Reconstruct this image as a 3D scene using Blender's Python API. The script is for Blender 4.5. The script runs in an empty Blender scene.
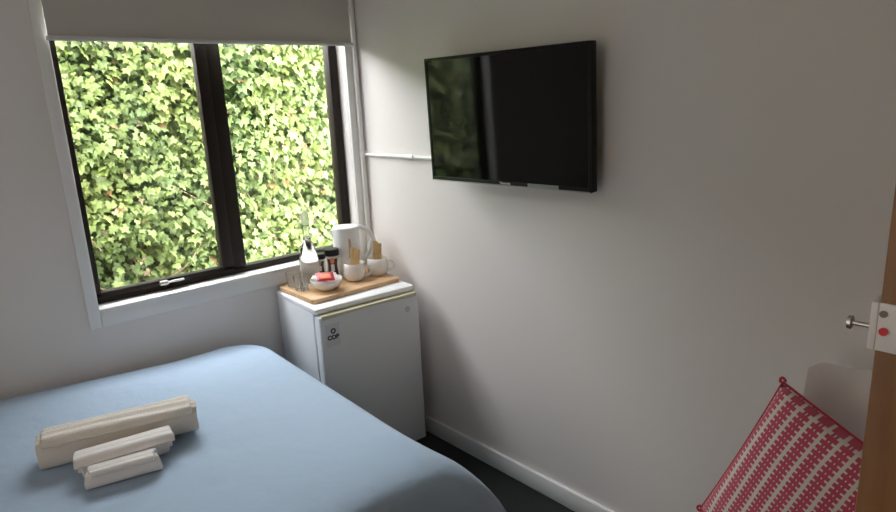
import bpy, bmesh, math, random
import numpy as np
from mathutils import Vector, Matrix, Euler, noise

R = math.radians
PI = math.pi
scene = bpy.context.scene
COL = scene.collection
random.seed(4)

# ------------------------------------------------------------------ camera
cam_d = bpy.data.cameras.new('camera')
cam_d.sensor_width = 36.0
cam_d.lens = 637.52 / 896 * 36.0
cam_d.clip_start = 0.02
cam = bpy.data.objects.new('camera', cam_d)
COL.objects.link(cam)
CR = Matrix(((0.74400033, 0.194523, -0.63923729),
             (-0.66658533, 0.15003897, -0.73017279),
             (-0.0461249, 0.969355, 0.24129522)))
cam.matrix_world = Matrix.Translation((-1.8, -2.66, 1.61)) @ CR.to_4x4()
scene.camera = cam

# ------------------------------------------------------------------ world, sun, exposure
world = bpy.data.worlds.new('world')
scene.world = world
world.use_nodes = True
wn = world.node_tree
bg = wn.nodes['Background']
bg.inputs['Color'].default_value = (0.95, 0.93, 1.0, 1)
bg.inputs['Strength'].default_value = 31.5

sun_d = bpy.data.lights.new('sun', 'SUN')
sun_d.energy = 2.5
sun_d.angle = R(3)
sun_d.color = (1.0, 0.93, 0.80)
sun = bpy.data.objects.new('sun', sun_d)
COL.objects.link(sun)
sun.rotation_euler = Vector((0.35, 0.42, -1.0)).to_track_quat('-Z', 'Y').to_euler()

# sky light entering through the window opening (portal: adds no light of its own)
por_d = bpy.data.lights.new('window_portal', 'AREA')
por_d.shape = 'RECTANGLE'
por_d.size = 1.2
por_d.size_y = 1.16
por_d.cycles.is_portal = True
por = bpy.data.objects.new('window_portal', por_d)
por.location = (-0.67, 0.115, 1.46)
por.rotation_euler = (R(-90), 0, 0)
COL.objects.link(por)

# unseen fill light added at the left wall to brighten the room
fil_d = bpy.data.lights.new('added_fill_light', 'AREA')
fil_d.shape = 'RECTANGLE'
fil_d.size = 1.5
fil_d.size_y = 1.1
fil_d.energy = 7.2
fil_d.color = (1.0, 0.90, 0.80)
fil = bpy.data.objects.new('added_fill_light', fil_d)
fil.location = (-2.835, -1.75, 1.55)
fil.rotation_euler = (0, R(-90), 0)
fil.rotation_euler = Vector((1, 0, 0)).to_track_quat('-Z', 'Z').to_euler()
COL.objects.link(fil)

scene.view_settings.view_transform = 'Standard'
scene.view_settings.look = 'None'
scene.view_settings.gamma = 1.0
scene.view_settings.exposure = 0.0
scene.view_settings.use_curve_mapping = False
scene.cycles.use_denoising = True
scene.cycles.max_bounces = 14
scene.cycles.diffuse_bounces = 8
scene.cycles.glossy_bounces = 6
scene.cycles.transmission_bounces = 12
scene.cycles.transparent_max_bounces = 16
scene.cycles.sample_clamp_indirect = 8.0
scene.cycles.caustics_reflective = False


# ------------------------------------------------------------------ material helpers
def mat(name, color, rough=0.6, metal=0.0, spec=0.5, bump=None, var=None, trans=0.0, ior=1.45, sheen=0.0, coat=0.0):
    m = bpy.data.materials.new(name)
    m.use_nodes = True
    nt = m.node_tree
    b = nt.nodes['Principled BSDF']
    b.inputs['Base Color'].default_value = (*color, 1)
    b.inputs['Roughness'].default_value = rough
    b.inputs['Metallic'].default_value = metal
    b.inputs['Specular IOR Level'].default_value = spec
    b.inputs['Transmission Weight'].default_value = trans
    b.inputs['IOR'].default_value = ior
    b.inputs['Sheen Weight'].default_value = sheen
    b.inputs['Coat Weight'].default_value = coat
    tc = nt.nodes.new('ShaderNodeTexCoord')
    if var:
        sc, amt = var
        n = nt.nodes.new('ShaderNodeTexNoise')
        n.inputs['Scale'].default_value = sc
        n.inputs['Detail'].default_value = 5
        nt.links.new(tc.outputs['Object'], n.inputs['Vector'])
        mx = nt.nodes.new('ShaderNodeMix')
        mx.data_type = 'RGBA'
        mx.inputs[6].default_value = (*[c * (1 - amt) for c in color], 1)
        mx.inputs[7].default_value = (*[min(1, c * (1 + amt)) for c in color], 1)
        nt.links.new(n.outputs['Fac'], mx.inputs[0])
        nt.links.new(mx.outputs[2], b.inputs['Base Color'])
    if bump:
        sc, st, dist = bump
        n = nt.nodes.new('ShaderNodeTexNoise')
        n.inputs['Scale'].default_value = sc
        n.inputs['Detail'].default_value = 4
        nt.links.new(tc.outputs['Object'], n.inputs['Vector'])
        bp = nt.nodes.new('ShaderNodeBump')
        bp.inputs['Strength'].default_value = st
        bp.inputs['Distance'].default_value = dist
        nt.links.new(n.outputs['Fac'], bp.inputs['Height'])
        nt.links.new(bp.outputs['Normal'], b.inputs['Normal'])
    return m


def wood(name, dark, light, scale, axis=(1, 1, 14), rough=0.45):
    m = mat(name, light, rough)
    nt = m.node_tree
    b = nt.nodes['Principled BSDF']
    tc = nt.nodes.new('ShaderNodeTexCoord')
    mp = nt.nodes.new('ShaderNodeMapping')
    mp.inputs['Scale'].default_value = axis
    nt.links.new(tc.outputs['Object'], mp.inputs['Vector'])
    n = nt.nodes.new('ShaderNodeTexNoise')
    n.inputs['Scale'].default_value = scale
    n.inputs['Detail'].default_value = 6
    n.inputs['Distortion'].default_value = 0.4
    nt.links.new(mp.outputs['Vector'], n.inputs['Vector'])
    cr = nt.nodes.new('ShaderNodeValToRGB')
    cr.color_ramp.elements[0].position = 0.3
    cr.color_ramp.elements[0].color = (*dark, 1)
    cr.color_ramp.elements[1].position = 0.7
    cr.color_ramp.elements[1].color = (*light, 1)
    nt.links.new(n.outputs['Fac'], cr.inputs['Fac'])
    nt.links.new(cr.outputs['Color'], b.inputs['Base Color'])
    return m


def thin_glass(name, tint=(1, 1, 1), refl=0.06):
    m = bpy.data.materials.new(name)
    m.use_nodes = True
    nt = m.node_tree
    nt.nodes.clear()
    out = nt.nodes.new('ShaderNodeOutputMaterial')
    tr = nt.nodes.new('ShaderNodeBsdfTransparent')
    tr.inputs['Color'].default_value = (*tint, 1)
    gl = nt.nodes.new('ShaderNodeBsdfGlossy')
    gl.inputs['Roughness'].default_value = 0.03
    mx = nt.nodes.new('ShaderNodeMixShader')
    lw = nt.nodes.new('ShaderNodeLayerWeight')
    lw.inputs['Blend'].default_value = 0.25
    mu = nt.nodes.new('ShaderNodeMath')
    mu.operation = 'MULTIPLY_ADD'
    mu.inputs[1].default_value = 0.5
    mu.inputs[2].default_value = refl
    nt.links.new(lw.outputs['Fresnel'], mu.inputs[0])
    nt.links.new(mu.outputs[0], mx.inputs[0])
    nt.links.new(tr.outputs[0], mx.inputs[1])
    nt.links.new(gl.outputs[0], mx.inputs[2])
    nt.links.new(mx.outputs[0], out.inputs['Surface'])
    return m


# ------------------------------------------------------------------ mesh helpers
def box_bm(size, loc=(0, 0, 0), bev=0.0, seg=2, rot=None):
    bm = bmesh.new()
    bmesh.ops.create_cube(bm, size=1.0)
    bmesh.ops.scale(bm, vec=size, verts=bm.verts)
    if bev > 0:
        bmesh.ops.bevel(bm, geom=bm.edges[:], offset=bev, segments=seg, profile=0.5, affect='EDGES')
    if rot:
        bmesh.ops.rotate(bm, cent=(0, 0, 0), matrix=Euler(rot).to_matrix(), verts=bm.verts)
    bmesh.ops.translate(bm, vec=loc, verts=bm.verts)
    return bm


def bb(x0, x1, y0, y1, z0, z1, bev=0.0, seg=2):
    return box_bm((abs(x1 - x0), abs(y1 - y0), abs(z1 - z0)), ((x0 + x1) / 2, (y0 + y1) / 2, (z0 + z1) / 2), bev, seg)


def join(*bms):
    out = bmesh.new()
    for b in bms:
        me = bpy.data.meshes.new('t')
        b.to_mesh(me)
        out.from_mesh(me)
        bpy.data.meshes.remove(me)
        b.free()
    return out


def lathe_bm(prof, seg=40, loc=(0, 0, 0), sx=1.0, sy=1.0):
    bm = bmesh.new()
    rings = []
    for r, z in prof:
        if r < 1e-5:
            rings.append([bm.verts.new((loc[0], loc[1], loc[2] + z))])
        else:
            rings.append([bm.verts.new((loc[0] + sx * r * math.cos(2 * PI * i / seg), loc[1] + sy * r * math.sin(2 * PI * i / seg), loc[2] + z)) for i in range(seg)])
    for a, b in zip(rings, rings[1:]):
        for i in range(seg):
            j = (i + 1) % seg
            if len(a) == 1 and len(b) > 1:
                bm.faces.new((a[0], b[i], b[j]))
            elif len(b) == 1 and len(a) > 1:
                bm.faces.new((a[i], a[j], b[0]))
            elif len(a) > 1:
                bm.faces.new((a[i], a[j], b[j], b[i]))
    bmesh.ops.recalc_face_normals(bm, faces=bm.faces)
    return bm


def tube_bm(pts, r, seg=10, sx=1.0):
    """Round tube along points; r a number or list; sx widens the second axis."""
    bm = bmesh.new()
    pts = [Vector(p) for p in pts]
    n = len(pts)
    rs = r if isinstance(r, (list, tuple)) else [r] * n
    prev = None
    rings = []
    for i, p in enumerate(pts):
        t = (pts[min(i + 1, n - 1)] - pts[max(i - 1, 0)]).normalized()
        if prev is None:
            a = t.orthogonal().normalized()
        else:
            a = (prev - t * prev.dot(t)).normalized()
        prev = a
        b = t.cross(a)
        rings.append([bm.verts.new(p + rs[i] * (math.cos(2 * PI * k / seg) * a + sx * math.sin(2 * PI * k / seg) * b)) for k in range(seg)])
    for u, v in zip(rings, rings[1:]):
        for k in range(seg):
            bm.faces.new((u[k], u[(k + 1) % seg], v[(k + 1) % seg], v[k]))
    bm.faces.new(rings[0][::-1])
    bm.faces.new(rings[-1])
    bmesh.ops.recalc_face_normals(bm, faces=bm.faces)
    return bm


def obj(name, bm, m, parent=None, smooth=False, loc=None, kind=None, label=None, autosmooth=None):
    me = bpy.data.meshes.new(name)
    bm.to_mesh(me)
    bm.free()
    o = bpy.data.objects.new(name, me)
    COL.objects.link(o)
    for mm in (m if isinstance(m, (list, tuple)) else [m]):
        me.materials.append(mm)
    if smooth:
        me.polygons.foreach_set('use_smooth', [True] * len(me.polygons))
        me.set_sharp_from_angle(angle=R(autosmooth or 40))
    if parent:
        o.parent = parent
    if loc:
        o.location = loc
    if kind:
        o['kind'] = kind
    if label:
        o['label'] = label
    return o


def thing(name, label, cat, loc=(0, 0, 0), rotz=0.0, group=None, kind=None):
    o = bpy.data.objects.new(name, None)
    o.empty_display_size = 0.05
    COL.objects.link(o)
    o.location = loc
    o.rotation_euler = (0, 0, rotz)
    if kind:
        o['kind'] = kind
    if label:
        o['label'] = label
    if cat:
        o['category'] = cat
    if group:
        o['group'] = group
    return o


def tag(o, label, cat, group=None, kind=None):
    o['label'] = label
    o['category'] = cat
    if group:
        o['group'] = group
    if kind:
        o['kind'] = kind
    return o


def text_obj(name, body, size, m, parent, M, depth=0.0006, bold=0.0):
    c = bpy.data.curves.new(name, 'FONT')
    c.body = body
    c.size = size
    c.extrude = depth
    c.offset = bold
    c.align_x = 'CENTER'
    c.align_y = 'CENTER'
    t = bpy.data.objects.new(name, c)
    COL.objects.link(t)
    dg = bpy.context.evaluated_depsgraph_get()
    me = bpy.data.meshes.new_from_object(t.evaluated_get(dg))
    COL.objects.unlink(t)
    bpy.data.objects.remove(t)
    o = bpy.data.objects.new(name, me)
    me.materials.clear()
    me.materials.append(m)
    COL.objects.link(o)
    o.parent = parent
    o.matrix_local = M
    return o


# ------------------------------------------------------------------ materials
M_wall = mat('wall_paint', (0.80, 0.757, 0.73), 0.55, spec=0.35, bump=(160, 0.06, 0.002))
M_ceil = mat('ceiling_paint', (0.80, 0.79, 0.77), 0.8)
M_trim = mat('trim_gloss_white', (0.84, 0.83, 0.81), 0.35)
M_carpet = mat('carpet_charcoal', (0.009, 0.0115, 0.0105), 0.95, bump=(320, 0.7, 0.006), var=(140, 0.45), sheen=0.1)
M_bronze = mat('bronze_aluminium', (0.018, 0.012, 0.009), 0.5, metal=0.0, spec=0.3)
M_steel = mat('brushed_steel', (0.62, 0.60, 0.56), 0.35, metal=1.0)
M_pane = thin_glass('window_glass', (0.97, 0.99, 0.97), 0.03)
M_blind = mat('blind_fabric', (0.54, 0.51, 0.46), 0.85, bump=(400, 0.15, 0.001))
M_blindbar = mat('blind_bar_metal', (0.62, 0.61, 0.61), 0.45)
M_pvc = mat('white_pvc', (0.85, 0.83, 0.81), 0.4)
M_duvet = mat('blue_duvet_cotton', (0.36, 0.475, 0.61), 0.85, bump=(7, 0.45, 0.03), sheen=0.25)
M_base = mat('bed_base_fabric', (0.10, 0.10, 0.11), 0.9)
M_towel = mat('towel_terry', (0.80, 0.74, 0.66), 0.95, bump=(260, 0.7, 0.004), sheen=0.4)
M_towel2 = mat('towel_terry_white', (0.82, 0.78, 0.75), 0.95, bump=(300, 0.6, 0.003), sheen=0.4)
M_fridge = mat('fridge_enamel', (0.74, 0.76, 0.78), 0.38, bump=(220, 0.05, 0.001))
M_fridgetop = mat('fridge_top_plastic', (0.84, 0.85, 0.86), 0.4)
M_yellow = mat('aged_plastic', (0.60, 0.57, 0.42), 0.4)
M_seal = mat('door_gasket', (0.55, 0.56, 0.56), 0.6)
M_black = mat('black_plastic', (0.008, 0.008, 0.008), 0.4, spec=0.3)
M_tvside = mat('tv_matt_black', (0.006, 0.006, 0.006), 0.55, spec=0.25)
M_screen = mat('tv_screen', (0.002, 0.0025, 0.002), 0.05, spec=0.42)
M_silver = mat('silver_strip', (0.50, 0.48, 0.45), 0.3, metal=0.7)
M_label = mat('label_grey', (0.30, 0.31, 0.31), 0.5)
M_logo = mat('logo_white', (0.80, 0.80, 0.78), 0.4)
M_navy = mat('sticker_ink', (0.04, 0.045, 0.07), 0.5)
M_sticker = mat('sticker_paper', (0.66, 0.67, 0.70), 0.45)
M_kettle = mat('kettle_plastic', (0.80, 0.80, 0.79), 0.28)
M_gauge = mat('kettle_gauge', (0.36, 0.26, 0.19), 0.2)
M_china = mat('white_china', (0.83, 0.81, 0.78), 0.2, coat=0.3)
M_gold = mat('sugar_stick_paper', (0.62, 0.43, 0.20), 0.5, var=(30, 0.3))
M_red = mat('red_packet', (0.45, 0.03, 0.045), 0.35)
M_orange = mat('orange_print', (0.70, 0.20, 0.08), 0.4)
M_sachet = mat('white_sachet', (0.85, 0.83, 0.80), 0.45)
M_glass = mat('clear_glass', (1, 1, 1), 0.0, trans=1.0, ior=1.45)
M_jarglass = mat('coffee_granules', (0.045, 0.022, 0.012), 0.4, coat=0.6, bump=(200, 0.5, 0.003))
M_frost = mat('stopper_glass', (0.95, 0.96, 0.96), 0.18, trans=0.75)
M_jarclear = mat('jar_glass', (0.72, 0.70, 0.68), 0.08, coat=0.5)
M_jarlabel = mat('jar_label', (0.78, 0.76, 0.74), 0.5)
M_board = wood('bamboo_board', (0.50, 0.30, 0.15), (0.72, 0.49, 0.28), 6.0, (2, 22, 2), 0.45)
M_doorw = wood('varnished_timber', (0.20, 0.085, 0.030), (0.33, 0.16, 0.06), 5.0, (10, 10, 1.2), 0.45)
M_doorface = mat('door_face_paint', (0.50, 0.50, 0.46), 0.5)
M_reddot = mat('red_indicator', (0.75, 0.02, 0.03), 0.3)
M_screw = mat('screw_metal', (0.16, 0.15, 0.12), 0.4, metal=0.8)
M_chair = mat('white_chair_shell', (0.80, 0.79, 0.77), 0.35)
M_chrome = mat('chair_leg_metal', (0.6, 0.6, 0.6), 0.25, metal=1.0)
M_piping = mat('red_piping', (0.50, 0.035, 0.075), 0.8)
M_ground = mat('garden_soil', (0.10, 0.085, 0.06), 0.95, var=(3, 0.4), bump=(20, 0.6, 0.03))
M_ext = mat('exterior_cladding', (0.62, 0.60, 0.56), 0.7)

# ------------------------------------------------------------------ room shell
OX0, OX1, OZ0, OZ1 = -1.272, -0.065, 0.88, 2.08      # window opening
XL, YB, ZC = -2.85, -3.25, 2.42                       # left wall, back wall, ceiling
T = 0.12
def st(name, bm, m, **k):
    return obj(name, bm, m, kind='structure', **k)

st('floor', bb(XL - T, T, YB - T, T, -0.1, 0.0), M_carpet)
st('ceiling', bb(XL - T, T, YB - T, T + 0.1, ZC, ZC + 0.12), M_ceil)
st('wall_front', join(bb(XL - T, OX0, 0, T, 0, ZC), bb(OX1, T, 0, T, 0, ZC),
                      bb(OX0, OX1, 0, T, 0, OZ0 - 0.002), bb(OX0, OX1, 0, T, OZ1, ZC)), M_wall)
st('wall_right', bb(0, T, YB - T, 0, 0, ZC), M_wall)
st('wall_left', bb(XL - T, XL, YB - T, 0, 0, ZC), M_wall)
st('wall_back', bb(XL, 0, YB - T, YB, 0, ZC), M_wall)
# short return wall that carries the door hinges
st('wall_return', bb(-0.36, 0, -2.62, -2.50, 0, ZC), M_wall)

def skirting(x0, x1, y0, y1, axis):
    bm = bb(x0, x1, y0, y1, 0, 0.082, 0.004, 2)
    return bm
st('baseboard_right', skirting(-0.016, 0, -2.5, 0, 'y'), M_trim, smooth=True)
st('baseboard_front', skirting(XL, -0.016, -0.016, 0, 'x'), M_trim, smooth=True)
st('baseboard_left', skirting(XL, XL + 0.016, YB, -0.016, 'y'), M_trim, smooth=True)
st('baseboard_back', skirting(XL + 0.016, 0, YB, YB + 0.016, 'x'), M_trim, smooth=True)

# window trim: architrave and reveals and sill
st('trim_1', bb(OX0 - 0.042, OX0, -0.016, 0.0, OZ0 - 0.07, OZ1 + 0.07, 0.004), M_trim, smooth=True)
st('trim_2', bb(OX1, -0.004, -0.016, 0.0, OZ0 - 0.07, OZ1 + 0.07, 0.004), M_trim, smooth=True)
st('trim_3', bb(OX0, OX1, -0.016, 0.0, OZ1, OZ1 + 0.07, 0.004), M_trim, smooth=True)
st('trim_4', join(bb(OX0 + 0.0005, OX1 - 0.0005, -0.016, 0.0, OZ0 - 0.07, OZ0, 0.004),
                  bb(OX0 + 0.0005, OX1 - 0.0005, -0.024, 0.06, OZ0 - 0.008, OZ0 + 0.004, 0.003)), M_trim, smooth=True)

# window: bronze aluminium joinery, left casement sash, right fixed light
win = thing('window_1', None, None, (0, 0, 0), kind='structure')
FY0, FY1 = 0.058, 0.108
WX0, WX1 = OX0 + 0.001, OX1 - 0.001
obj('window_frame', join(
    bb(WX0, WX1, FY0, FY1, OZ0 + 0.005, OZ0 + 0.032, 0.002),
    bb(WX0, WX1, FY0, FY1, OZ1 - 0.035, OZ1 - 0.001, 0.002),
    bb(WX0, WX0 + 0.020, FY0, FY1, OZ0 + 0.02, OZ1 - 0.02, 0.002),
    bb(WX1 - 0.046, WX1, FY0, FY1, OZ0 + 0.02, OZ1 - 0.02, 0.002),
    bb(-0.700, -0.638, FY0, FY1, OZ0 + 0.02, OZ1 - 0.02, 0.002)), M_bronze, win, smooth=True)
sash = obj('window_sash', join(
    bb(WX0 + 0.010, -0.698, FY0 - 0.010, FY0 + 0.03, OZ0 + 0.028, OZ0 + 0.050, 0.003),
    bb(WX0 + 0.010, -0.698, FY0 - 0.010, FY0 + 0.03, OZ1 - 0.07, OZ1 - 0.034, 0.003),
    bb(WX0 + 0.004, WX0 + 0.030, FY0 - 0.010, FY0 + 0.03, OZ0 + 0.030, OZ1 - 0.034, 0.003),
    bb(-0.748, -0.698, FY0 - 0.010, FY0 + 0.03, OZ0 + 0.030, OZ1 - 0.034, 0.003)), M_bronze, win, smooth=True)
obj('window_pane', bb(WX0 + 0.03, -0.748, FY0 + 0.010, FY0 + 0.0145, OZ0 + 0.050, OZ1 - 0.07), M_pane, sash)
obj('window_pane', bb(-0.638, WX1 - 0.046, FY0 + 0.020, FY0 + 0.0245, OZ0 + 0.032, OZ1 - 0.035), M_pane, win)
lat = join(bb(-1.00, -0.925, FY0 - 0.026, FY0 - 0.010, OZ0 + 0.034, OZ0 + 0.042, 0.003),
           bb(-1.025, -0.99, FY0 - 0.030, FY0 - 0.010, OZ0 + 0.030, OZ0 + 0.048, 0.004))
obj('window_latch', lat, M_steel, win, smooth=True, label='steel window stay')

fill_surround = thing('fill_light_surround', None, None, (XL, -1.75, 1.55), kind='structure')  # invented window frame, out of view, added around the fill light
obj('window_frame', join(bb(0, 0.03, -0.80, 0.80, 0.55, 0.60, 0.003), bb(0, 0.03, -0.80, 0.80, -0.60, -0.55, 0.003),
                         bb(0, 0.03, -0.80, -0.75, -0.55, 0.55, 0.003), bb(0, 0.03, 0.75, 0.80, -0.55, 0.55, 0.003)), M_trim, fill_surround, smooth=True)

# ------------------------------------------------------------------ outside
st('ground', bb(-7, 6, T, 6, -0.35, -0.25), M_ground)
st('exterior_sill', bb(OX0 - 0.03, OX1 + 0.03, 0.1085, 0.16, OZ0 - 0.03, OZ0 + 0.003, 0.003), M_bronze)

def ivy_mats():
    m = bpy.data.materials.new('ivy_leaf')
    m.use_nodes = True
    nt = m.node_tree
    b = nt.nodes['Principled BSDF']
    at = nt.nodes.new('ShaderNodeAttribute')
    at.attribute_name = 'leafcol'
    b.inputs['Roughness'].default_value = 0.6
    b.inputs['Specular IOR Level'].default_value = 0.5
    nt.links.new(at.outputs['Color'], b.inputs['Base Color'])
    tl = nt.nodes.new('ShaderNodeBsdfTranslucent')
    nt.links.new(at.outputs['Color'], tl.inputs['Color'])
    mx = nt.nodes.new('ShaderNodeMixShader')
    mx.inputs[0].default_value = 0.35
    nt.links.new(b.outputs[0], mx.inputs[1])
    nt.links.new(tl.outputs[0], mx.inputs[2])
    nt.links.new(mx.outputs[0], nt.nodes['Material Output'].inputs['Surface'])
    return m

HY = 1.15
def hedge_y(x, z):
    return (HY + 0.10 * noise.noise(Vector((x * 1.7, z * 1.7, 3.1))) + 0.07 * noise.noise(Vector((x * 4.5, z * 4.5, 9.0)))
            + 0.05 * max(0, z - 2.2))

def build_hedge():
    rng = np.random.default_rng(7)
    # ivy leaf outline (tip towards -y of the leaf), unit length
    out = [(0.0, 0.10), (0.22, 0.30), (0.52, 0.22), (0.40, -0.02), (0.56, -0.30), (0.24, -0.34),
           (0.0, -0.85), (-0.24, -0.34), (-0.56, -0.30), (-0.40, -0.02), (-0.52, 0.22), (-0.22, 0.30)]
    base = np.array([(0, -0.12, 0.0)] + [(x, y, -0.10 * abs(x) - 0.10 * y * y) for x, y in out])
    nv = len(base)
    V, F, Cc = [], [], []
    N = 0
    def add(x, y, z, s, rot, col):
        nonlocal N
        Mx = np.array(Euler(rot).to_matrix())
        V.append(base * s @ Mx.T + np.array((x, y, z)))
        for k in range(1, nv):
            F.append((N, N + k, N + (k % (nv - 1)) + 1))
        Cc.append(np.tile(np.array(col), (nv, 1)))
        N += nv
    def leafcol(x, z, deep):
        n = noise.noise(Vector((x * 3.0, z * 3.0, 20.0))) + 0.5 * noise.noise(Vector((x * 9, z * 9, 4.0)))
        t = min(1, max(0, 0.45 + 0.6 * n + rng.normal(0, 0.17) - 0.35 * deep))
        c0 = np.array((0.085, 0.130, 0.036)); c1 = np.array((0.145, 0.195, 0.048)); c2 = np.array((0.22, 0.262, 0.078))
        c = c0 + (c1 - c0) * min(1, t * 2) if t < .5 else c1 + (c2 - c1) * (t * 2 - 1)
        r = rng.random()
        if r < 0.015:
            c = np.array((0.24, 0.14, 0.06))
        elif r < 0.03:
            c = np.array((0.42, 0.33, 0.20))
        return (*c, 1.0)
    # dense in the stretch the window looks on to, looser elsewhere
    for (x0, x1, z0, z1, cnt, smin, smax) in ((-1.6, 1.1, 0.3, 2.2, 15000, 0.026, 0.060), (-4.2, -1.6, -0.1, 2.2, 3600, 0.05, 0.085),
                                              (1.1, 3.2, -0.1, 2.2, 2600, 0.05, 0.085), (-1.6, 1.1, -0.25, 0.3, 900, 0.05, 0.08)):
        for i in range(cnt):
            x = rng.uniform(x0, x1); z = rng.uniform(z0, z1)
            deep = rng.random()
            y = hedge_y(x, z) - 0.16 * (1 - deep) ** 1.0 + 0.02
            s = rng.uniform(smin, smax) * (1 + .25 * noise.noise(Vector((x * 2, z * 2, 50))))
            # leaf plane faces out (-Y), upper surface tipped to the sky
            rot = (R(90) - R(rng.normal(32, 22)), R(rng.normal(0, 28)), R(rng.normal(0, 35)))
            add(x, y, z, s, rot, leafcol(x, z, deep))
    # shaggy top
    for i in range(1500):
        x = rng.uniform(-4.2, 3.2)
        y = HY + 0.10 + rng.uniform(-0.2, 0.35)
        add(x, y, 2.18 + rng.uniform(-0.08, 0.08), rng.uniform(0.05, 0.08), (R(rng.normal(0, 30)), R(rng.normal(0, 30)), R(rng.uniform(0, 360))), leafcol(x, 2.2, 0))
    V = np.concatenate(V); Cc = np.concatenate(Cc)
    me = bpy.data.meshes.new('ivy_hedge')
    me.from_pydata(V.tolist(), [], F)
    ca = me.color_attributes.new('leafcol', 'FLOAT_COLOR', 'POINT')
    ca.data.foreach_set('color', Cc.astype(np.float32).ravel())
    o = bpy.data.objects.new('foliage', me)
    me.materials.append(ivy_mats())
    COL.objects.link(o)
    return o

hedge = thing('ivy_hedge', 'tall ivy hedge of bright green lobed leaves growing outside the window', 'hedge', (0, HY, -0.25))
fol = build_hedge()
fol.parent = hedge
fol.location = (0, -HY, 0.25)
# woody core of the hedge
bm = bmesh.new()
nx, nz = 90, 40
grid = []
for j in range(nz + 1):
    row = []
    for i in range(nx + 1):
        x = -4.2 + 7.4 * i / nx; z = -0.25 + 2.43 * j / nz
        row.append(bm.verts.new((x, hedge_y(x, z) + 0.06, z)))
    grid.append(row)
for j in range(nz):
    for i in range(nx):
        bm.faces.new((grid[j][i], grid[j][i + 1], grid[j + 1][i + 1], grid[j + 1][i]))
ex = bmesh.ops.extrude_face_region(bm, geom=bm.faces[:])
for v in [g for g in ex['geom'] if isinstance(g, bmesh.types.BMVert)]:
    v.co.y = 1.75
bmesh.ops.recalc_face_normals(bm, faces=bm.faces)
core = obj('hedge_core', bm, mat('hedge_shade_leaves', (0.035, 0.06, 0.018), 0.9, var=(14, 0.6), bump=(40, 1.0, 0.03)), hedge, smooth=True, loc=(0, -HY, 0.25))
M_twig = mat('ivy_twig', (0.30, 0.20, 0.13), 0.8)
rs = random.Random(11)
for k in range(16):
    x = rs.uniform(-1.2, 0.9); z = rs.uniform(0.4, 1.2)
    a = R(rs.uniform(40, 140)); L = rs.uniform(0.35, 0.8); pts = []
    for i in range(9):
        t = i / 8
        px = x + math.cos(a) * L * t + 0.05 * math.sin(4 * t + k)
        pz = z + math.sin(a) * L * t
        pts.append((px, hedge_y(px, pz) - 0.085 - 0.03 * math.sin(3 * t + k), pz))
    obj('twig', tube_bm(pts, [0.0032 * (1 - 0.6 * i / 8) for i in range(9)], 6), M_twig, hedge, smooth=True, loc=(0, -HY, 0.25))

# ------------------------------------------------------------------ roller blind
bl = thing('roller_blind', 'taupe fabric roller blind half lowered over the top of the window', 'blind', (-0.657, -0.032, 1.863))
obj('blind_fabric', bb(-0.618, 0.618, -0.0008, 0.0008, 0.012, 0.26), M_blind, bl)
obj('bottom_bar', bb(-0.625, 0.625, -0.010, 0.008, 0.0, 0.016, 0.004, 3), M_blindbar, bl, smooth=True, label='pale grey metal bottom bar')
rb = lathe_bm([(0.0, -0.61), (0.022, -0.61), (0.022, 0.61), (0.0, 0.61)], 24)
bmesh.ops.rotate(rb, cent=(0, 0, 0), matrix=Matrix.Rotation(R(90), 3, 'Y'), verts=rb.verts)
bmesh.ops.translate(rb, vec=(0, -0.022, 0.26), verts=rb.verts)
for q in (-0.618, 0.618):
    obj('bracket', bb(q - 0.003, q + 0.003, -0.03, 0.031, 0.235, 0.285, 0.001), M_blindbar, bl)
obj('roller_tube', rb, M_blind, bl, smooth=True)

# ------------------------------------------------------------------ conduit
cd = thing('cable_conduit', 'thin white plastic conduit running up the room corner and across to the television', 'conduit', (-0.020, -0.026, 0.09))
obj('vertical_duct', bb(-0.010, 0.010, -0.009, 0.009, 0.0, ZC - 0.095, 0.003), M_pvc, cd, smooth=True)
obj('horizontal_duct', tube_bm([(0.011, -0.0, 1.268), (0.011, -0.62, 1.268)], 0.0085, 12), M_pvc, cd, smooth=True)
obj('elbow_joint', bb(-0.013, 0.0195, -0.016, 0.0095, 1.254, 1.282, 0.004), M_pvc, cd, smooth=True)
obj('coupling', tube_bm([(0.0085, -0.335, 1.268), (0.0085, -0.39, 1.268)], 0.0115, 12), M_pvc, cd, smooth=True)

# ------------------------------------------------------------------ television on a wall bracket
TVY = R(-2.1)
tvw, tvh = 0.764, 0.476
tv = thing('television', 'black flat screen television mounted on the pale wall', 'television', (-0.100, -1.040, 1.522))
tv.rotation_euler = Euler((0, R(-1.7), -TVY), 'XYZ')
# local: x depth (front at -x), y along the wall, z up
obj('tv_housing', join(bb(0.0, 0.034, -tvw / 2, tvw / 2, -tvh / 2, tvh / 2, 0.004, 3),
                       bb(0.030, 0.062, -tvw * 0.30, tvw * 0.36, -tvh * 0.40, tvh * 0.22, 0.012, 3)), M_tvside, tv, smooth=True)
hw, hh, bz = tvw / 2, tvh / 2, 0.012
obj('bezel', join(bb(-0.004, 0.002, -hw, hw, hh - bz, hh, 0.0012), bb(-0.004, 0.002, -hw, hw, -hh, -hh + 0.017, 0.0012),
                  bb(-0.004, 0.002, -hw, -hw + bz, -hh, hh, 0.0012), bb(-0.004, 0.002, hw - bz, hw, -hh, hh, 0.0012)), M_black, tv, smooth=True)
obj('screen', bb(-0.0015, 0.0015, -hw + bz, hw - bz, -hh + 0.017, hh - bz), M_screen, tv)
obj('chrome_strip', bb(-0.0052, 0.0, -hw + 0.004, hw - 0.004, -hh + 0.0005, -hh + 0.004), M_silver, tv, label='thin silver strip along the lower edge')
obj('energy_label', bb(-0.0050, -0.0030, -0.252, -0.118, -hh + 0.0045, -hh + 0.0165), M_label, tv, label='pale grey sticker on the lower frame')
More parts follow.
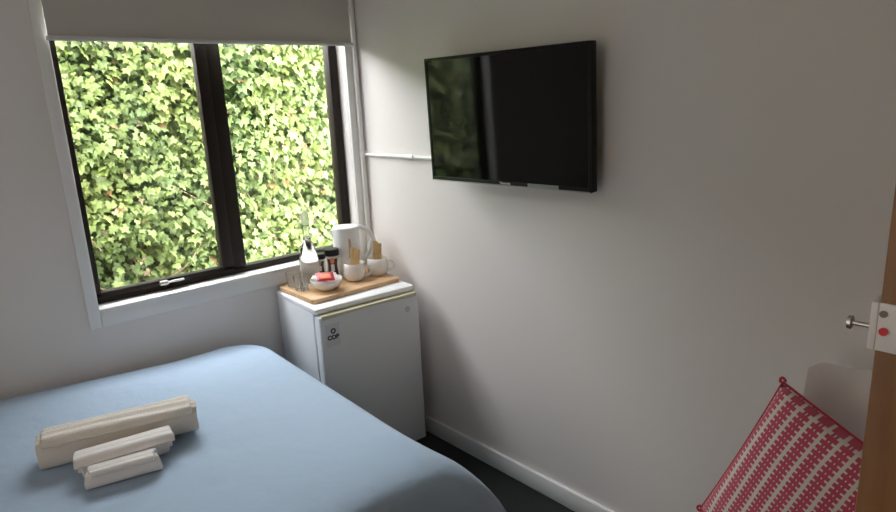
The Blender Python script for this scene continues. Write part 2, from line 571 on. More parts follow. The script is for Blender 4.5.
TX = Matrix(((0, 0, -1), (-1, 0, 0), (0, 1, 0))).to_4x4()
text_obj('logo', 'Panasonic', 0.013, M_logo, tv, Matrix.Translation((-0.0045, -0.012, -hh + 0.0105)) @ TX)
obj('wall_bracket', join(bb(0.062, 0.094, -0.10, 0.10, -0.10, 0.02, 0.003), bb(0.034, 0.075, -0.24, -0.20, -0.16, 0.14, 0.003)), M_black, tv, smooth=True)

# ------------------------------------------------------------------ bar fridge
fr = thing('bar_fridge', 'white bar fridge standing in the corner beside the bed', 'fridge', (-0.312, -0.230, 0.0), R(-4.0))
FW, FD, FH = 0.496, 0.385, 0.786
body = bb(-FW / 2, FW / 2, -FD / 2 + 0.02, FD / 2, 0.018, FH - 0.022, 0.006)
obj('cabinet', body, M_fridge, fr, smooth=True)
obj('top_panel', bb(-FW / 2 - 0.002, FW / 2 + 0.002, -FD / 2 - 0.010, FD / 2 + 0.002, FH - 0.024, FH, 0.006, 3), M_fridgetop, fr, smooth=True)
obj('door_gasket', bb(-FW / 2 + 0.006, FW / 2 - 0.006, -FD / 2 + 0.008, -FD / 2 + 0.021, 0.035, FH - 0.030), M_seal, fr)
dr = obj('door', bb(-FW / 2, FW / 2, -FD / 2 - 0.037, -FD / 2 + 0.008, 0.028, FH - 0.030, 0.007, 3), M_fridge, fr, smooth=True)
# recessed top grip on the door, yellowed with age
gp = bmesh.new()
nseg = 24
vs = []
for i in range(nseg + 1):
    t = i / nseg
    x = -FW / 2 + 0.012 + (FW - 0.024) * t
    d = 0.004 + 0.012 * (0.5 + 0.5 * math.cos(2 * PI * t))
    vs.append([gp.verts.new((x, y, z)) for (y, z) in ((-FD / 2 + 0.000, FH - 0.026), (-FD / 2 - 0.039, FH - 0.026), (-FD / 2 - 0.0402, FH - 0.030 - d * 0.55), (-FD / 2 - 0.034, FH - 0.034 - d), (-FD / 2 + 0.000, FH - 0.034 - d))])
for a, b in zip(vs, vs[1:]):
    for k in range(5):
        gp.faces.new((a[k], a[(k + 1) % 5], b[(k + 1) % 5], b[k]))
gp.faces.new(vs[0]); gp.faces.new(vs[-1][::-1])
bmesh.ops.recalc_face_normals(gp, faces=gp.faces)
obj('grip_strip', gp, M_yellow, fr, smooth=True, label='yellowed grip strip along the top of the door')
FT = Matrix(((1, 0, 0), (0, 0, -1), (0, 1, 0))).to_4x4()
fy = -FD / 2 - 0.0375
stk = obj('sticker', bb(-FW / 2 + 0.022, -FW / 2 + 0.088, fy - 0.0006, fy + 0.001, FH - 0.165, FH - 0.065, 0.0), M_sticker, dr, label='pale rectangular sticker with dark print')
ring = lathe_bm([(0.006, 0), (0.012, 0), (0.012, 0.001), (0.006, 0.001), (0.006, 0)], 20)
bmesh.ops.rotate(ring, cent=(0, 0, 0), matrix=Matrix.Rotation(R(90), 3, 'X'), verts=ring.verts)
bmesh.ops.translate(ring, vec=(-FW / 2 + 0.058, fy - 0.0006, FH - 0.098), verts=ring.verts)
obj('emblem', ring, M_navy, dr, smooth=True)
text_obj('lettering', 'COP', 0.026, M_navy, dr, Matrix.Translation((-FW / 2 + 0.056, fy - 0.001, FH - 0.126)) @ FT, bold=0.0013)
bd = lathe_bm([(0, 0), (0.013, 0), (0.013, 0.002), (0, 0.002)], 24)
bmesh.ops.rotate(bd, cent=(0, 0, 0), matrix=Matrix.Rotation(R(90), 3, 'X'), verts=bd.verts)
bmesh.ops.translate(bd, vec=(FW / 2 - 0.062, fy, FH - 0.095), verts=bd.verts)
obj('badge', bd, M_seal, dr, smooth=True, label='small round grey badge')
for sx in (-1, 1):
    for sy in (-1, 1):
        obj('foot', lathe_bm([(0, 0), (0.014, 0), (0.016, 0.02), (0, 0.02)], 16, (sx * (FW / 2 - 0.04), sy * (FD / 2 - 0.05), 0)), M_black, fr, smooth=True)

# ------------------------------------------------------------------ serving board and what stands on it
TOPZ = FH
bdz = 0.020
tb = bb(-0.232, 0.232, -0.162, 0.162, 0, bdz, 0)
ve = [e for e in tb.edges if abs(e.verts[0].co.z - e.verts[1].co.z) > 0.01]
bmesh.ops.bevel(tb, geom=ve, offset=0.022, segments=6, profile=0.5, affect='EDGES')
he = [e for e in tb.edges if abs(e.verts[0].co.z - e.verts[1].co.z) < 0.001 and len(e.link_faces) == 2 and abs(e.link_faces[0].normal.z - e.link_faces[1].normal.z) > 0.5]
bmesh.ops.bevel(tb, geom=he, offset=0.003, segments=2, profile=0.5, affect='EDGES')
board = obj('serving_board', tb, M_board, smooth=True, loc=(-0.309, -0.188, TOPZ + 0.0002))
board.rotation_euler = (0, 0, R(-1.0))
tag(board, 'light bamboo serving board lying on top of the bar fridge', 'board')
BZ = TOPZ + bdz + 0.0006

# kettle
kt = thing('electric_kettle', 'white plastic electric kettle at the back of the serving board', 'kettle', (-0.194, -0.095, BZ), R(-30))
kt.scale = (1.1, 1.1, 1.17)
# tall slightly tapering body
obj('kettle_base', lathe_bm([(0, 0), (0.062, 0), (0.064, 0.006), (0.063, 0.016), (0.058, 0.018), (0, 0.018)], 40), M_kettle, kt, smooth=True)
kprof = [(0, 0.018), (0.062, 0.018), (0.064, 0.024), (0.063, 0.06), (0.060, 0.12), (0.0575, 0.175), (0.0565, 0.184)]
kb = lathe_bm(kprof + [(0, 0.184)], 48)
obj('kettle_body', kb, M_kettle, kt, smooth=True)
obj('kettle_lid', lathe_bm([(0, 0.1845), (0.0585, 0.1845), (0.0590, 0.190), (0.055, 0.197), (0.03, 0.201), (0, 0.202)], 40), M_kettle, kt, smooth=True)
# spout on the left, handle on the right
sp = tube_bm([(-0.040, 0, 0.130), (-0.050, 0, 0.160), (-0.060, 0, 0.186)], [0.010, 0.013, 0.009], 14)
obj('spout', sp, M_kettle, kt, smooth=True)
hp = []
for i in range(15):
    a = R(90 - 165 * i / 14)
    hp.append((0.050 + 0.066 * math.cos(a) * (1.0 if a > 0 else 0.85), 0, 0.120 + 0.070 * math.sin(a)))
hp = [(0.020, 0, 0.190)] + hp
obj('kettle_handle', tube_bm(hp, [0.009] * 2 + [0.0085] * 12 + [0.008, 0.007], 12, sx=1.35), M_kettle, kt, smooth=True)
g = bb(-0.0045, 0.0045, -0.0685, -0.0585, 0.075, 0.155, 0.003, 2)
go = obj('water_gauge', g, M_gauge, kt, smooth=True, label='narrow brown tinted water gauge')
go.rotation_euler = (0, 0, R(8))

# mugs
def make_mug():
    t = thing('mug', 'white china mug holding sugar sticks, nearer the bowl', 'mug', group='mugs on the serving board')
    prof = [(0, 0.0), (0.028, 0.0), (0.035, 0.003), (0.043, 0.018), (0.0455, 0.040), (0.044, 0.062), (0.0425, 0.080), (0.0405, 0.081), (0.0395, 0.078), (0.041, 0.060), (0.0425, 0.040), (0.040, 0.020), (0.032, 0.007), (0, 0.006)]
    obj('mug_body', lathe_bm(prof, 48), M_china, t, smooth=True, autosmooth=70)
    pts = []
    for i in range(13):
        a = R(95 - 190 * i / 12)
        pts.append((0.042 + 0.026 * math.cos(a), 0, 0.042 + 0.024 * math.sin(a)))
    obj('mug_handle', tube_bm(pts, 0.0048, 10, sx=1.4), M_china, t, smooth=True)
    return t

mug0 = make_mug()
def dup(root, loc, rotz, label=None):
    r = root.copy()
    COL.objects.link(r)
    r.location = loc
    r.rotation_euler = (0, 0, rotz)
    if label:
        r['label'] = label
    for ch in list(root.children):
        c = ch.copy()
        COL.objects.link(c)
        c.parent = r
        for gc in ch.children:
            d = gc.copy()
            COL.objects.link(d)
            d.parent = c
    return r
MUG1 = (-0.245, -0.222); MUG2 = (-0.118, -0.228)
mug0.scale = (1.1, 1.1, 1.02)
mug0.location = (*MUG1, BZ)
mug0.rotation_euler = (0, 0, R(-38))
mug0['label'] = 'white china mug with sugar sticks in front of the kettle, beside the bowl'
mug1 = dup(mug0, (*MUG2, BZ), R(-38), 'white china mug with sugar sticks at the right end of the serving board')

# sugar sticks: long flat paper tubes standing in the mugs
def stick(mx, my, dx, dy, lean, az, label, h=0.135):
    bm = box_bm((0.0150, 0.0045, h), (0, 0, h / 2), 0.0012)
    o = obj('sugar_stick', bm, M_gold, smooth=True)
    o.rotation_euler = Euler((R(lean) * math.sin(R(az)), R(lean) * math.cos(R(az)), R(az)))
    o.location = (mx + dx, my + dy, BZ + 0.011)
    tag(o, label, 'sugar stick', 'sugar sticks in the mugs')
for mi, (mx, my) in enumerate((MUG1, MUG2)):
    where = 'mug in front of the kettle' if mi == 0 else 'mug at the right end'
    for k, (dx, dy, ln, az, nm) in enumerate(((-0.012, 0.002, 4, -32, 'left'), (0.001, 0.009, 7, -44, 'rear'), (0.006, -0.006, 9, -25, 'right'))):
        stick(mx, my, dx, dy, ln if mi == 0 else ln * 0.5, az, 'gold paper sugar stick, the %s one standing in the %s' % (nm, where), 0.145 - 0.007 * k + (0.008 if mi else 0))

# bowl with sachets
bowl_loc = (-0.412, -0.248, BZ)
bprof = [(0, 0.0), (0.032, 0.0), (0.036, 0.003), (0.050, 0.014), (0.060, 0.030), (0.063, 0.042), (0.0615, 0.0435), (0.059, 0.042), (0.056, 0.030), (0.046, 0.016), (0.034, 0.007), (0, 0.006)]
bw = obj('bowl', lathe_bm([(r * 1.13, z * 1.13) for r, z in bprof], 56), M_china, smooth=True, loc=bowl_loc, autosmooth=70)
tag(bw, 'small round white china bowl of sachets at the front of the serving board', 'bowl')

def pillow_packet(name, sx, sy, th, m, loc, rot, label, group=None, printm=None):
    bm = bmesh.new()
    n = 10
    gt, gb = [], []
    for j in range(n + 1):
        rt, rb_ = [], []
        for i in range(n + 1):
            u = i / n * 2 - 1; v = j / n * 2 - 1
            h = th / 2 * (max(0, (1 - u ** 4) * (1 - v ** 4))) ** 0.6
            rt.append(bm.verts.new((u * sx / 2, v * sy / 2, h + 0.0003)))
            rb_.append(bm.verts.new((u * sx / 2, v * sy / 2, -h - 0.0003)))
        gt.append(rt); gb.append(rb_)
    for j in range(n):
        for i in range(n):
            f = bm.faces.new((gt[j][i], gt[j][i + 1], gt[j + 1][i + 1], gt[j + 1][i]))
            bm.faces.new((gb[j][i], gb[j + 1][i], gb[j + 1][i + 1], gb[j][i + 1]))
            if printm and 2 <= i <= 7 and 2 <= j <= 6:
                f.material_index = 1
    for i in range(n):
        bm.faces.new((gt[0][i], gb[0][i], gb[0][i + 1], gt[0][i + 1]))
        bm.faces.new((gt[n][i + 1], gb[n][i + 1], gb[n][i], gt[n][i]))
        bm.faces.new((gt[i + 1][0], gb[i + 1][0], gb[i][0], gt[i][0]))
        bm.faces.new((gt[i][n], gb[i][n], gb[i + 1][n], gt[i + 1][n]))
    o = obj(name, bm, [m] + ([printm] if printm else []), smooth=True, autosmooth=60)
    o.location = loc
    o.rotation_euler = rot
    tag(o, label, 'packet', group)
    return o

bx, by, bz_ = bowl_loc; bz_ += 0.005
pillow_packet('red_packet', 0.078, 0.062, 0.012, M_red, (bx - 0.004, by + 0.002, bz_ + 0.053), (R(24), R(4), R(-22)), 'red packet with orange print lying on top of the sachets in the bowl', None, M_orange)
sach = ((0.040, 0.006, 0.049, 12, -22, 70, 'lying against the right rim of the bowl'), (0.030, 0.030, 0.052, -14, -12, 20, 'behind the red packet towards the right mug'),
        (-0.034, 0.020, 0.048, 10, 20, -40, 'tucked at the left rim of the bowl'), (-0.004, -0.006, 0.030, 4, 6, 5, 'lying under the red packet'))
for dx, dy, dz, a, b_, c_, nm in sach:
    pillow_packet('white_sachet', 0.046, 0.034, 0.006, M_sachet, (bx + dx, by + dy, bz_ + dz), (R(a), R(b_), R(c_)), 'small white paper sachet ' + nm, 'white sachets in the bowl')

# coffee jars
def jar(loc, label, s=1.0, rot=0):
    t = thing('coffee_jar', label, 'jar', loc, rot, 'coffee jars behind the bowl')
    prof = [(0, 0), (0.028, 0), (0.031, 0.003), (0.032, 0.012), (0.031, 0.022), (0.026, 0.040), (0.0255, 0.052), (0.028, 0.062), (0.030, 0.070), (0.028, 0.078), (0.0, 0.078)]
    obj('jar_body', lathe_bm([(r * s, z * s) for r, z in prof], 40), M_jarclear, t, smooth=True, autosmooth=80)
    obj('jar_lid', lathe_bm([(r * s, z * s) for r, z in [(0, 0.0785), (0.033, 0.0785), (0.034, 0.080), (0.034, 0.097), (0.032, 0.099), (0, 0.099)]], 40), M_black, t, smooth=True)
    t.scale = (1, 1, 1.46)
    # front label wraps part of the waist
    bm = bmesh.new()
    cols = []
    for i in range(13):
        a = R(-90 - 50 + 100 * i / 12)
        cols.append([bm.verts.new((s * (r + 0.0012) * math.cos(a), s * (r + 0.0012) * math.sin(a), s * z)) for r, z in ((0.0318, 0.014), (0.0285, 0.030), (0.026, 0.040), (0.0255, 0.052), (0.028, 0.062), (0.030, 0.070))])
    for p, q in zip(cols, cols[1:]):
        for k in range(5):
            f = bm.faces.new((p[k], q[k], q[k + 1], p[k + 1]))
            if k in (1, 2) and 3 < cols.index(p) < 8:
                f.material_index = 1
    lb = obj('jar_label', bm, [M_jarglass, M_jarlabel], t, smooth=True, label='dark printed label with a pale panel')
    em = lathe_bm([(0, 0), (0.0095 * s, 0), (0.0095 * s, 0.001), (0, 0.0015)], 20)
    bmesh.ops.rotate(em, cent=(0, 0, 0), matrix=Matrix.Rotation(R(90), 3, 'X'), verts=em.verts)
    bmesh.ops.translate(em, vec=(0, -s * 0.0305, s * 0.064), verts=em.verts)
    obj('emblem', em, M_orange if s > 0.9 else M_gold, t, smooth=True, label='round amber emblem')
    return t
jar((-0.299, -0.124, BZ), 'coffee jar with a black lid and amber emblem standing behind the bowl', 1.0, R(-33))
jar((-0.322, -0.052, BZ), 'smaller coffee jar, its dark lid peeping out behind the other coffee jar', 0.80, R(-40))

# glass carafe with stopper
ca = thing('glass_carafe', 'clear glass carafe with a glass stopper at the back left of the board', 'carafe', (-0.405, -0.095, BZ))
ca.scale = (1.0, 1.0, 1.36)
gp_ = [(0, 0.0), (0.036, 0.0), (0.041, 0.004), (0.0435, 0.025), (0.046, 0.055), (0.044, 0.085), (0.034, 0.118), (0.020, 0.145), (0.0145, 0.165), (0.014, 0.195), (0.0165, 0.200),
       (0.0135, 0.200), (0.0115, 0.194), (0.012, 0.165), (0.0150, 0.150), (0.010, 0.148), (0, 0.148)]
obj('carafe_body', lathe_bm(gp_, 48), M_glass, ca, smooth=True, autosmooth=80)
obj('stopper', lathe_bm([(0, 0.188), (0.009, 0.188), (0.010, 0.200), (0.017, 0.203), (0.0185, 0.215), (0.0175, 0.236), (0.012, 0.245), (0, 0.247)], 32), M_frost, ca, smooth=True, autosmooth=70)
# glass tumblers
def tumbler(loc, label):
    p = [(0, 0), (0.026, 0), (0.029, 0.003), (0.033, 0.055), (0.0345, 0.066), (0.0328, 0.066), (0.031, 0.054), (0.0268, 0.009), (0, 0.007)]
    o = obj('glass_tumbler', lathe_bm(p, 40), M_glass, smooth=True, loc=loc, autosmooth=70)
    tag(o, label, 'glass', 'glass tumblers at the left end of the board')
tumbler((-0.486, -0.085, BZ), 'clear glass tumbler standing left of the carafe, at the back corner of the board')
tumbler((-0.492, -0.166, BZ), 'clear glass tumbler standing left of the bowl, nearer than the other tumbler')

# ------------------------------------------------------------------ bed
bed = thing('double_bed', 'double bed under a smooth light blue duvet below the window', 'bed', (-1.75, -0.74, 0.0))
bed.rotation_euler = (0, 0, R(0.0))
def duvet():
    # rings of a rounded outline from the crown centre out over the edge and down
    x0, x1, y0, y1 = -2.74, -0.708, -1.43, -0.048
    cx, cy = (x0 + x1) / 2, (y0 + y1) / 2
    hx, hy = (x1 - x0) / 2, (y1 - y0) / 2
    n = 240
    bm = bmesh.new()
    def outline(rad, off):
        pts = []
        # perimeter by angle on a rounded rectangle
        per = []
        r = rad
        rr = (0.17, 0.10, 0.10, 0.06)
        segs = [((hx - rr[0]), (hy - rr[0]), 0), (-(hx - rr[1]), (hy - rr[1]), 90), (-(hx - rr[2]), -(hy - rr[2]), 180), ((hx - rr[3]), -(hy - rr[3]), 270)]
        m = n // 8
        for q in range(4):
            ccx, ccy, a0 = segs[q]
            r = rr[q]
            for i in range(m):
                a = R(a0 + 90 * i / m)
                per.append((ccx + (r + off) * math.cos(a), ccy + (r + off) * math.sin(a)))
            nx_, ny_, _ = segs[(q + 1) % 4]
            a = R(a0 + 90)
            sx_, sy_ = ccx + (r + off) * math.cos(a), ccy + (r + off) * math.sin(a)
            r2 = rr[(q + 1) % 4]
            ex_, ey_ = nx_ + (r2 + off) * math.cos(a), ny_ + (r2 + off) * math.sin(a)
            for i in range(m):
                t = i / m
                per.append((sx_ + (ex_ - sx_) * t, sy_ + (ey_ - sy_) * t))
        return per
    base = outline(0.13, 0.0)
    rings = []
    prof = [(s, 0, 0) for s in (0.0, 0.15, 0.3, 0.45, 0.6, 0.72, 0.82, 0.9)]
    rings = []
    def crown(s):
        return 0.610 - 0.006 * s ** 2
    for s, _, _ in prof:
        if s == 0:
            rings.append([bm.verts.new((0, 0, crown(0)))])
        else:
            rings.append([bm.verts.new((px * s, py * s, crown(s) + 0.004 * noise.noise(Vector((px * s * 2.2, py * s * 2.2, 1))))) for px, py in base])
    edge = [(-0.050, 0.601), (-0.025, 0.597), (0.0, 0.586), (0.016, 0.568), (0.024, 0.545), (0.028, 0.51), (0.030, 0.45), (0.030, 0.38), (0.031, 0.30), (0.032, 0.22), (0.033, 0.14), (0.033, 0.10)]
    for off, z in edge:
        per = outline(0.13, off)
        ring = []
        for i, (px, py) in enumerate(per):
            ang = math.atan2(py / hy, px / hx)
            d = max(0, min(1, (0.58 - z) / 0.48))
            # soft folds below the rolled edge; corner of the duvet puffs out
            w = 0.010 * d * math.sin(i * 2 * PI / n * 22 + 1.3 * math.sin(i * 0.11))
            l = math.hypot(px, py)
            cfl = 0.0
            if px > 0 and py < 0:
                cd_ = math.hypot(px - hx, py + hy)
                cfl = 0.15 * math.exp(-(cd_ / 0.16) ** 2) * min(1.2, max(0, (0.600 - z) / 0.15))
            wall_side = 1.0 if py < hy - 0.02 else 0.0
            nxn, nyn = px / hx, py / hy
            k = 12
            gx, gy = abs(nxn) ** k * (1 if nxn > 0 else -1), abs(nyn) ** k * (1 if nyn > 0 else -1)
            gl = math.hypot(gx, gy) or 1
            ring.append(bm.verts.new((px + gx / gl * w * wall_side + cfl * 0.85, py + gy / gl * w * wall_side - cfl * 0.55, z)))
        rings.append(ring)
    m = len(base)
    for a, b in zip(rings, rings[1:]):
        for i in range(m):
            j = (i + 1) % m
            if len(a) == 1:
                bm.faces.new((a[0], b[i], b[j]))
            else:
                bm.faces.new((a[i], a[j], b[j], b[i]))
    for v in bm.verts:
        yw = v.co.y + cy
        if v.co.x > 0:
            v.co.x += 0.045 * (yw + 0.35) * (v.co.x / hx)
        if v.co.z > 0.5:
            v.co.z += 0.016 + 0.012 * min(1, max(0, -(v.co.x - 0.6) / 0.7)) + 0.055 * min(1, max(0, -(v.co.x - 0.7) / 0.9)) * min(1, max(0, (v.co.y + 0.0) / 0.5))
    bmesh.ops.translate(bm, vec=(cx - bed.location.x, cy - bed.location.y, 0), verts=bm.verts)
    bmesh.ops.recalc_face_normals(bm, faces=bm.faces)
    return bm
dv = obj('duvet', duvet(), M_duvet, bed, smooth=True, autosmooth=180)
ss = dv.modifiers.new('sub', 'SUBSURF'); ss.levels = 1; ss.render_levels = 1
obj('mattress', bb(-0.97, 0.925, -0.655, 0.66, 0.34, 0.585, 0.04, 4), M_base, bed, smooth=True)
obj('bed_base', bb(-0.96, 0.915, -0.65, 0.65, 0.08, 0.335, 0.01), M_base, bed, smooth=True)
for sx in (-0.85, 0.85):
    for sy in (-0.55, 0.55):
        obj('leg', lathe_bm([(0, 0), (0.022, 0), (0.026, 0.08), (0, 0.08)], 16, (sx, sy, 0)), M_black, bed, smooth=True)

# ------------------------------------------------------------------ rolled towels
def towel(name, length, rad, turns, m, loc, rotz, label, seed, flat=0.86, tk=0.010):
    bm = bmesh.new()
    nl, ns = 26, int(turns * 44)
    rg = random.Random(seed)
    grid = []
    for j in range(nl + 1):
        v = j / nl
        x = (v - 0.5) * length
        row = []
        for i in range(ns + 1):
            t = i / ns
            a = t * turns * 2 * PI + 0.4
            r = rad * (0.14 + 0.86 * t)
            r *= 1 + 0.035 * noise.noise(Vector((x * 7, a * 0.7, seed)))
            # cloth sags a little towards the base, layers slip sideways at the ends
            slip = 0.006 * (v - 0.5) * 2 * math.sin(t * 9 + seed) * (0.6 + t)
            ca_, sa_ = math.cos(a), math.sin(a)
            sq = (abs(ca_) ** 3.2 + abs(sa_) ** 3.2) ** (-1 / 3.2)
            yy = r * sq * ca_ * 1.04
            zz = r * sq * sa_ * flat
            ridge = (0.0048 if length > 0.3 else 0.0022) * math.sin(a * 12 + 2.5 * noise.noise(Vector((x * 3, a, seed + 5)))) * max(0, math.sin(a))
            row.append(bm.verts.new((x + slip + 0.004 * noise.noise(Vector((a, x * 20, 3))), yy, zz * (1 + 0) + ridge)))
        grid.append(row)
    for j in range(nl):
        for i in range(ns):
            bm.faces.new((grid[j][i], grid[j + 1][i], grid[j + 1][i + 1], grid[j][i + 1]))
    zmin = min(v.co.z for v in bm.verts)
    for v in bm.verts:
        if v.co.z < zmin + 0.006:
            v.co.z = zmin + 0.006 * 0.9 + (v.co.z - zmin - 0.006) * 0.2
    zmin = min(v.co.z for v in bm.verts)
    o = obj(name, bm, m, smooth=True, autosmooth=180)
    sol = o.modifiers.new('solid', 'SOLIDIFY'); sol.thickness = tk; sol.offset = 0
    sb = o.modifiers.new('sub', 'SUBSURF'); sb.levels = 1; sb.render_levels = 1
    o.location = (loc[0], loc[1], loc[2] - zmin + tk / 2)
    o.rotation_euler = (0, 0, rotz)
    tag(o, label, 'towel', 'rolled towels on the bed')
    return o
TZ = 0.609
towel('rolled_towel', 0.415, 0.060, 3.35, M_towel, (-1.408, -0.684, TZ + 0.029), R(-14), 'largest cream rolled towel, at the back of the three on the bed', 2)
towel('rolled_towel', 0.238, 0.043, 2.38, M_towel2, (-1.428, -0.791, TZ + 0.026), R(-9.5), 'middle sized white rolled towel, between the largest and the smallest roll', 5, tk=0.009)
towel('rolled_towel', 0.178, 0.033, 2.34, M_towel2, (-1.456, -0.868, TZ + 0.026), R(-13), 'smallest white rolled towel, at the front of the three on the bed', 8, tk=0.008)

# ------------------------------------------------------------------ white chair in the corner by the door
ch = thing('white_chair', 'white shell chair against the wall beside the open door', 'chair', (-0.42, -2.328, 0.0))
def shell_back():
    bm = bmesh.new()
    n, mrow = 18, 12
    f, b_ = [], []
    for j in range(mrow + 1):
        v = j / mrow
        z = 0.40 + 0.552 * v
        half = 0.180 - 0.008 * v
        rf, rb2 = [], []
        for i in range(n + 1):
            u = i / n * 2 - 1
            # rounded upper corners
            zz = z - 0.014 * abs(u) ** 22 * v
            y = u * half
            x = 0.135 + 0.10 * v - 0.035 * u * u
            rf.append(bm.verts.new((x, y, zz)))
            rb2.append(bm.verts.new((x + 0.012, y, zz)))
        f.append(rf); b_.append(rb2)
    for j in range(mrow):
        for i in range(n):
            bm.faces.new((f[j][i], f[j + 1][i], f[j + 1][i + 1], f[j][i + 1]))
            bm.faces.new((b_[j][i], b_[j][i + 1], b_[j + 1][i + 1], b_[j + 1][i]))
    for i in range(n):
        bm.faces.new((f[0][i], f[0][i + 1], b_[0][i + 1], b_[0][i]))
        bm.faces.new((f[mrow][i + 1], f[mrow][i], b_[mrow][i], b_[mrow][i + 1]))
    for j in range(mrow):
        bm.faces.new((f[j + 1][0], f[j][0], b_[j][0], b_[j + 1][0]))
        bm.faces.new((f[j][n], f[j + 1][n], b_[j + 1][n], b_[j][n]))
    bmesh.ops.recalc_face_normals(bm, faces=bm.faces)
    return bm
obj('backrest', shell_back(), M_chair, ch, smooth=True)
obj('seat', bb(-0.27, 0.13, -0.17, 0.17, 0.385, 0.41, 0.01, 3), M_chair, ch, smooth=True)
for sx in (-1, 1):
    for sy in (-1, 1):
        obj('leg', tube_bm([(-0.06 + sx * 0.15, sy * 0.15, 0.386), (-0.06 + sx * 0.20, sy * 0.165, 0.0)], 0.011, 12), M_chrome, ch, smooth=True)

# ------------------------------------------------------------------ patterned cushion on the chair
def cushion_mat():
    m = mat('cushion_weave', (0.8, 0.76, 0.72), 0.9, sheen=0.3)
    nt = m.node_tree
    b = nt.nodes['Principled BSDF']
    tc = nt.nodes.new('ShaderNodeTexCoord')
    nz_ = nt.nodes.new('ShaderNodeTexNoise'); nz_.inputs['Scale'].default_value = 7
    nt.links.new(tc.outputs['Object'], nz_.inputs['Vector'])
    sep = nt.nodes.new('ShaderNodeSeparateXYZ')
    nt.links.new(tc.outputs['Object'], sep.inputs[0])
    def mth(op, a, b_=None, c=None):
        n = nt.nodes.new('ShaderNodeMath'); n.operation = op
        for k, v in enumerate((a, b_, c)):
            if v is None: continue
            if isinstance(v, (int, float)): n.inputs[k].default_value = v
            else: nt.links.new(v, n.inputs[k])
        return n.outputs[0]
    # stripes run along local Y, repeat across local X
    wob = mth('MULTIPLY', mth('SUBTRACT', nz_.outputs['Fac'], 0.5), 0.006)
    u = mth('ADD', sep.outputs['X'], wob)
    su = mth('FRACT', mth('DIVIDE', u, 0.034))
    du = mth('ABSOLUTE', mth('SUBTRACT', su, 0.5))                    # 0 centre of stripe
    tv_ = mth('FRACT', mth('DIVIDE', sep.outputs['Y'], 0.0125))
    bar = mth('SUBTRACT', 0.5, mth('ABSOLUTE', mth('SUBTRACT', tv_, 0.5)))   # 0 at bar edge .5 centre
    wide = mth('ADD', 0.19, mth('MULTIPLY', mth('GREATER_THAN', bar, 0.17), 0.20))
    red = mth('LESS_THAN', du, wide)
    # pale stitch eyelets along the middle of each stripe
    eye = mth('MULTIPLY', mth('LESS_THAN', du, 0.035), mth('LESS_THAN', bar, 0.15))
    fac = mth('MULTIPLY', red, mth('SUBTRACT', 1.0, eye))
    mx = nt.nodes.new('ShaderNodeMix'); mx.data_type = 'RGBA'
    mx.inputs[6].default_value = (0.80, 0.74, 0.70, 1)
    mx.inputs[7].default_value = (0.58, 0.085, 0.15, 1)
    nt.links.new(fac, mx.inputs[0])
    nt.links.new(mx.outputs[2], b.inputs['Base Color'])
    bp = nt.nodes.new('ShaderNodeBump'); bp.inputs['Strength'].default_value = 0.4; bp.inputs['Distance'].default_value = 0.003
    nt.links.new(fac, bp.inputs['Height'])
    nt.links.new(bp.outputs['Normal'], b.inputs['Normal'])
    return m

cu = thing('cushion', 'plump cushion with crimson and white stitched stripes leaning on the white chair', 'cushion')
CS = 0.405
bm = bmesh.new()
n = 28
tops, bots = [], []
for j in range(n + 1):
    a, b_ = [], []
    for i in range(n + 1):
        u = i / n * 2 - 1; v = j / n * 2 - 1
        pin = 1 - 0.055 * (1 - u * u) * (v * v) - 0.055 * (1 - v * v) * (u * u)
        h = 0.082 * (max(0, (1 - u ** 2) * (1 - v ** 2))) ** 0.36 * (1 + 0.05 * noise.noise(Vector((u * 2, v * 2, 7))))
        x, y = u * CS / 2 * (1 - 0.02 * (1 - v * v)), v * CS / 2 * (1 - 0.02 * (1 - u * u))
        a.append(bm.verts.new((x, y, h))); b_.append(bm.verts.new((x, y, -h)) if 0 < i < n and 0 < j < n else a[-1])
    tops.append(a); bots.append(b_)
for j in range(n):
    for i in range(n):
        bm.faces.new((tops[j][i], tops[j][i + 1], tops[j + 1][i + 1], tops[j + 1][i]))
        q = [bots[j][i], bots[j + 1][i], bots[j + 1][i + 1], bots[j][i + 1]]
        if not all(w in (tops[j][i], tops[j + 1][i], tops[j + 1][i + 1], tops[j][i + 1]) for w in q):
            bm.faces.new(q)
cov = obj('cushion_cover', bm, cushion_mat(), cu, smooth=True, autosmooth=180)
pts = []
for k in range(120):
    t = k / 120 * 4
    q = int(t); w = (t - q) * 2 - 1
    u, v = ((w, -1), (1, w), (-w, 1), (-1, -w))[q]
    pts.append((u * CS / 2 * (1 - 0.02 * (1 - v * v)), v * CS / 2 * (1 - 0.02 * (1 - u * u)), 0))
pts.append(pts[0])
obj('piping', tube_bm(pts, 0.003, 8), M_piping, cu, smooth=True, label='crimson corded edging')
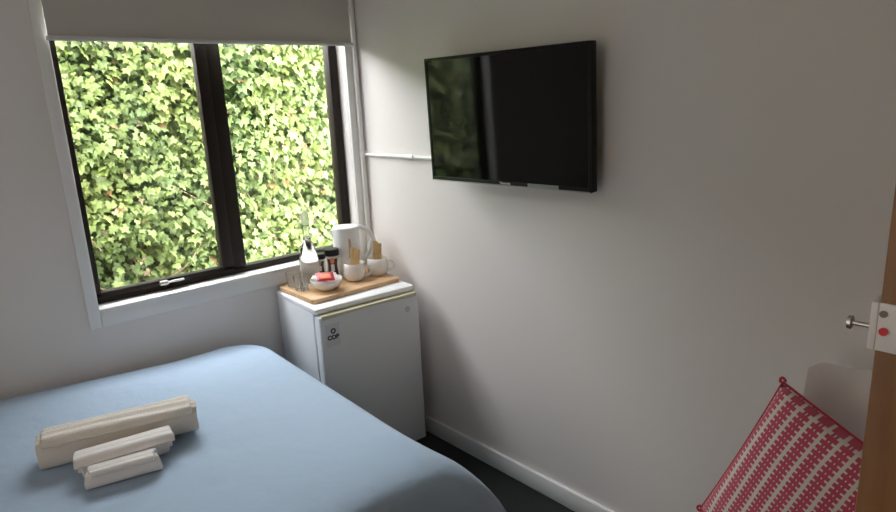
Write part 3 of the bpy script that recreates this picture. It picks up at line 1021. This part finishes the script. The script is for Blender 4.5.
# loop tassels at the corners
for (sx, sy) in ((-1, 1), (-1, -1), (1, 1), (1, -1)):
    lp = []
    for k in range(9):
        a = R(-100 + 200 * k / 8)
        d = Vector((sx, sy, 0)).normalized(); p = Vector((-d.y, d.x, 0))
        lp.append(Vector((sx * CS / 2, sy * CS / 2, 0)) + d * (0.001 + 0.009 * math.cos(a)) + p * 0.006 * math.sin(a))
    obj('corner_loop', tube_bm(lp, 0.003, 8), M_piping, cu, smooth=True)
# local Y = up the stripes, local X = across, local Z = faces the room
cTL, cBL = Vector((-0.375, -2.157, 0.953)), Vector((-0.425, -2.013, 0.590))
eY = (cTL - cBL).normalized()
tmp = Vector((-1.0, 0.10, 0.25))
eZ = (tmp - eY * tmp.dot(eY)).normalized()
eX = eY.cross(eZ)
Mc = Matrix((eX, eY, eZ)).transposed().to_4x4()
cu.matrix_world = Matrix.Translation(cTL + eX * CS / 2 - eY * CS / 2) @ Mc

# ------------------------------------------------------------------ open door at the right edge, seen on its edge
dx0, dx1, dy0, dy1 = -1.20, -0.365, -2.549, -2.518
door = thing('door_1', None, None, (dx1, (dy0 + dy1) / 2, 0.0), kind='structure')
def dl(bm):
    bmesh.ops.translate(bm, vec=(-dx1, -(dy0 + dy1) / 2, 0), verts=bm.verts)
    return bm
obj('door_leaf', dl(bb(dx0, dx1, dy0, dy1, 0.01, 2.02, 0.002)), M_doorw, door, smooth=True)
obj('latch_plate', dl(join(bb(dx0 - 0.0025, dx0 + 0.0005, dy0 + 0.002, dy1 - 0.0002, 1.386, 1.428, 0.001), bb(dx0 - 0.0025, dx0 + 0.03, dy1, dy1 + 0.0055, 1.386, 1.428, 0.001))), M_pvc, door, smooth=True, label='white latch plate')
obj('indicator', dl(tube_bm([(dx0 - 0.0045, dy1 - 0.0055, 1.404), (dx0 - 0.002, dy1 - 0.0055, 1.404)], 0.0034, 16)), M_reddot, door, smooth=True, label='red dot')
obj('screw', dl(tube_bm([(dx0 - 0.0035, dy1 - 0.004, 1.419), (dx0 - 0.002, dy1 - 0.004, 1.419)], 0.003, 12)), M_screw, door, smooth=True)
obj('latch_pin', dl(join(tube_bm([(dx0 + 0.005, dy1, 1.404), (dx0 + 0.005, dy1 + 0.020, 1.404)], 0.0022, 12),
                         tube_bm([(dx0 + 0.005, dy1 + 0.020, 1.404), (dx0 + 0.005, dy1 + 0.023, 1.404)], 0.006, 16))), M_steel, door, smooth=True, label='small steel pin with a flat head')
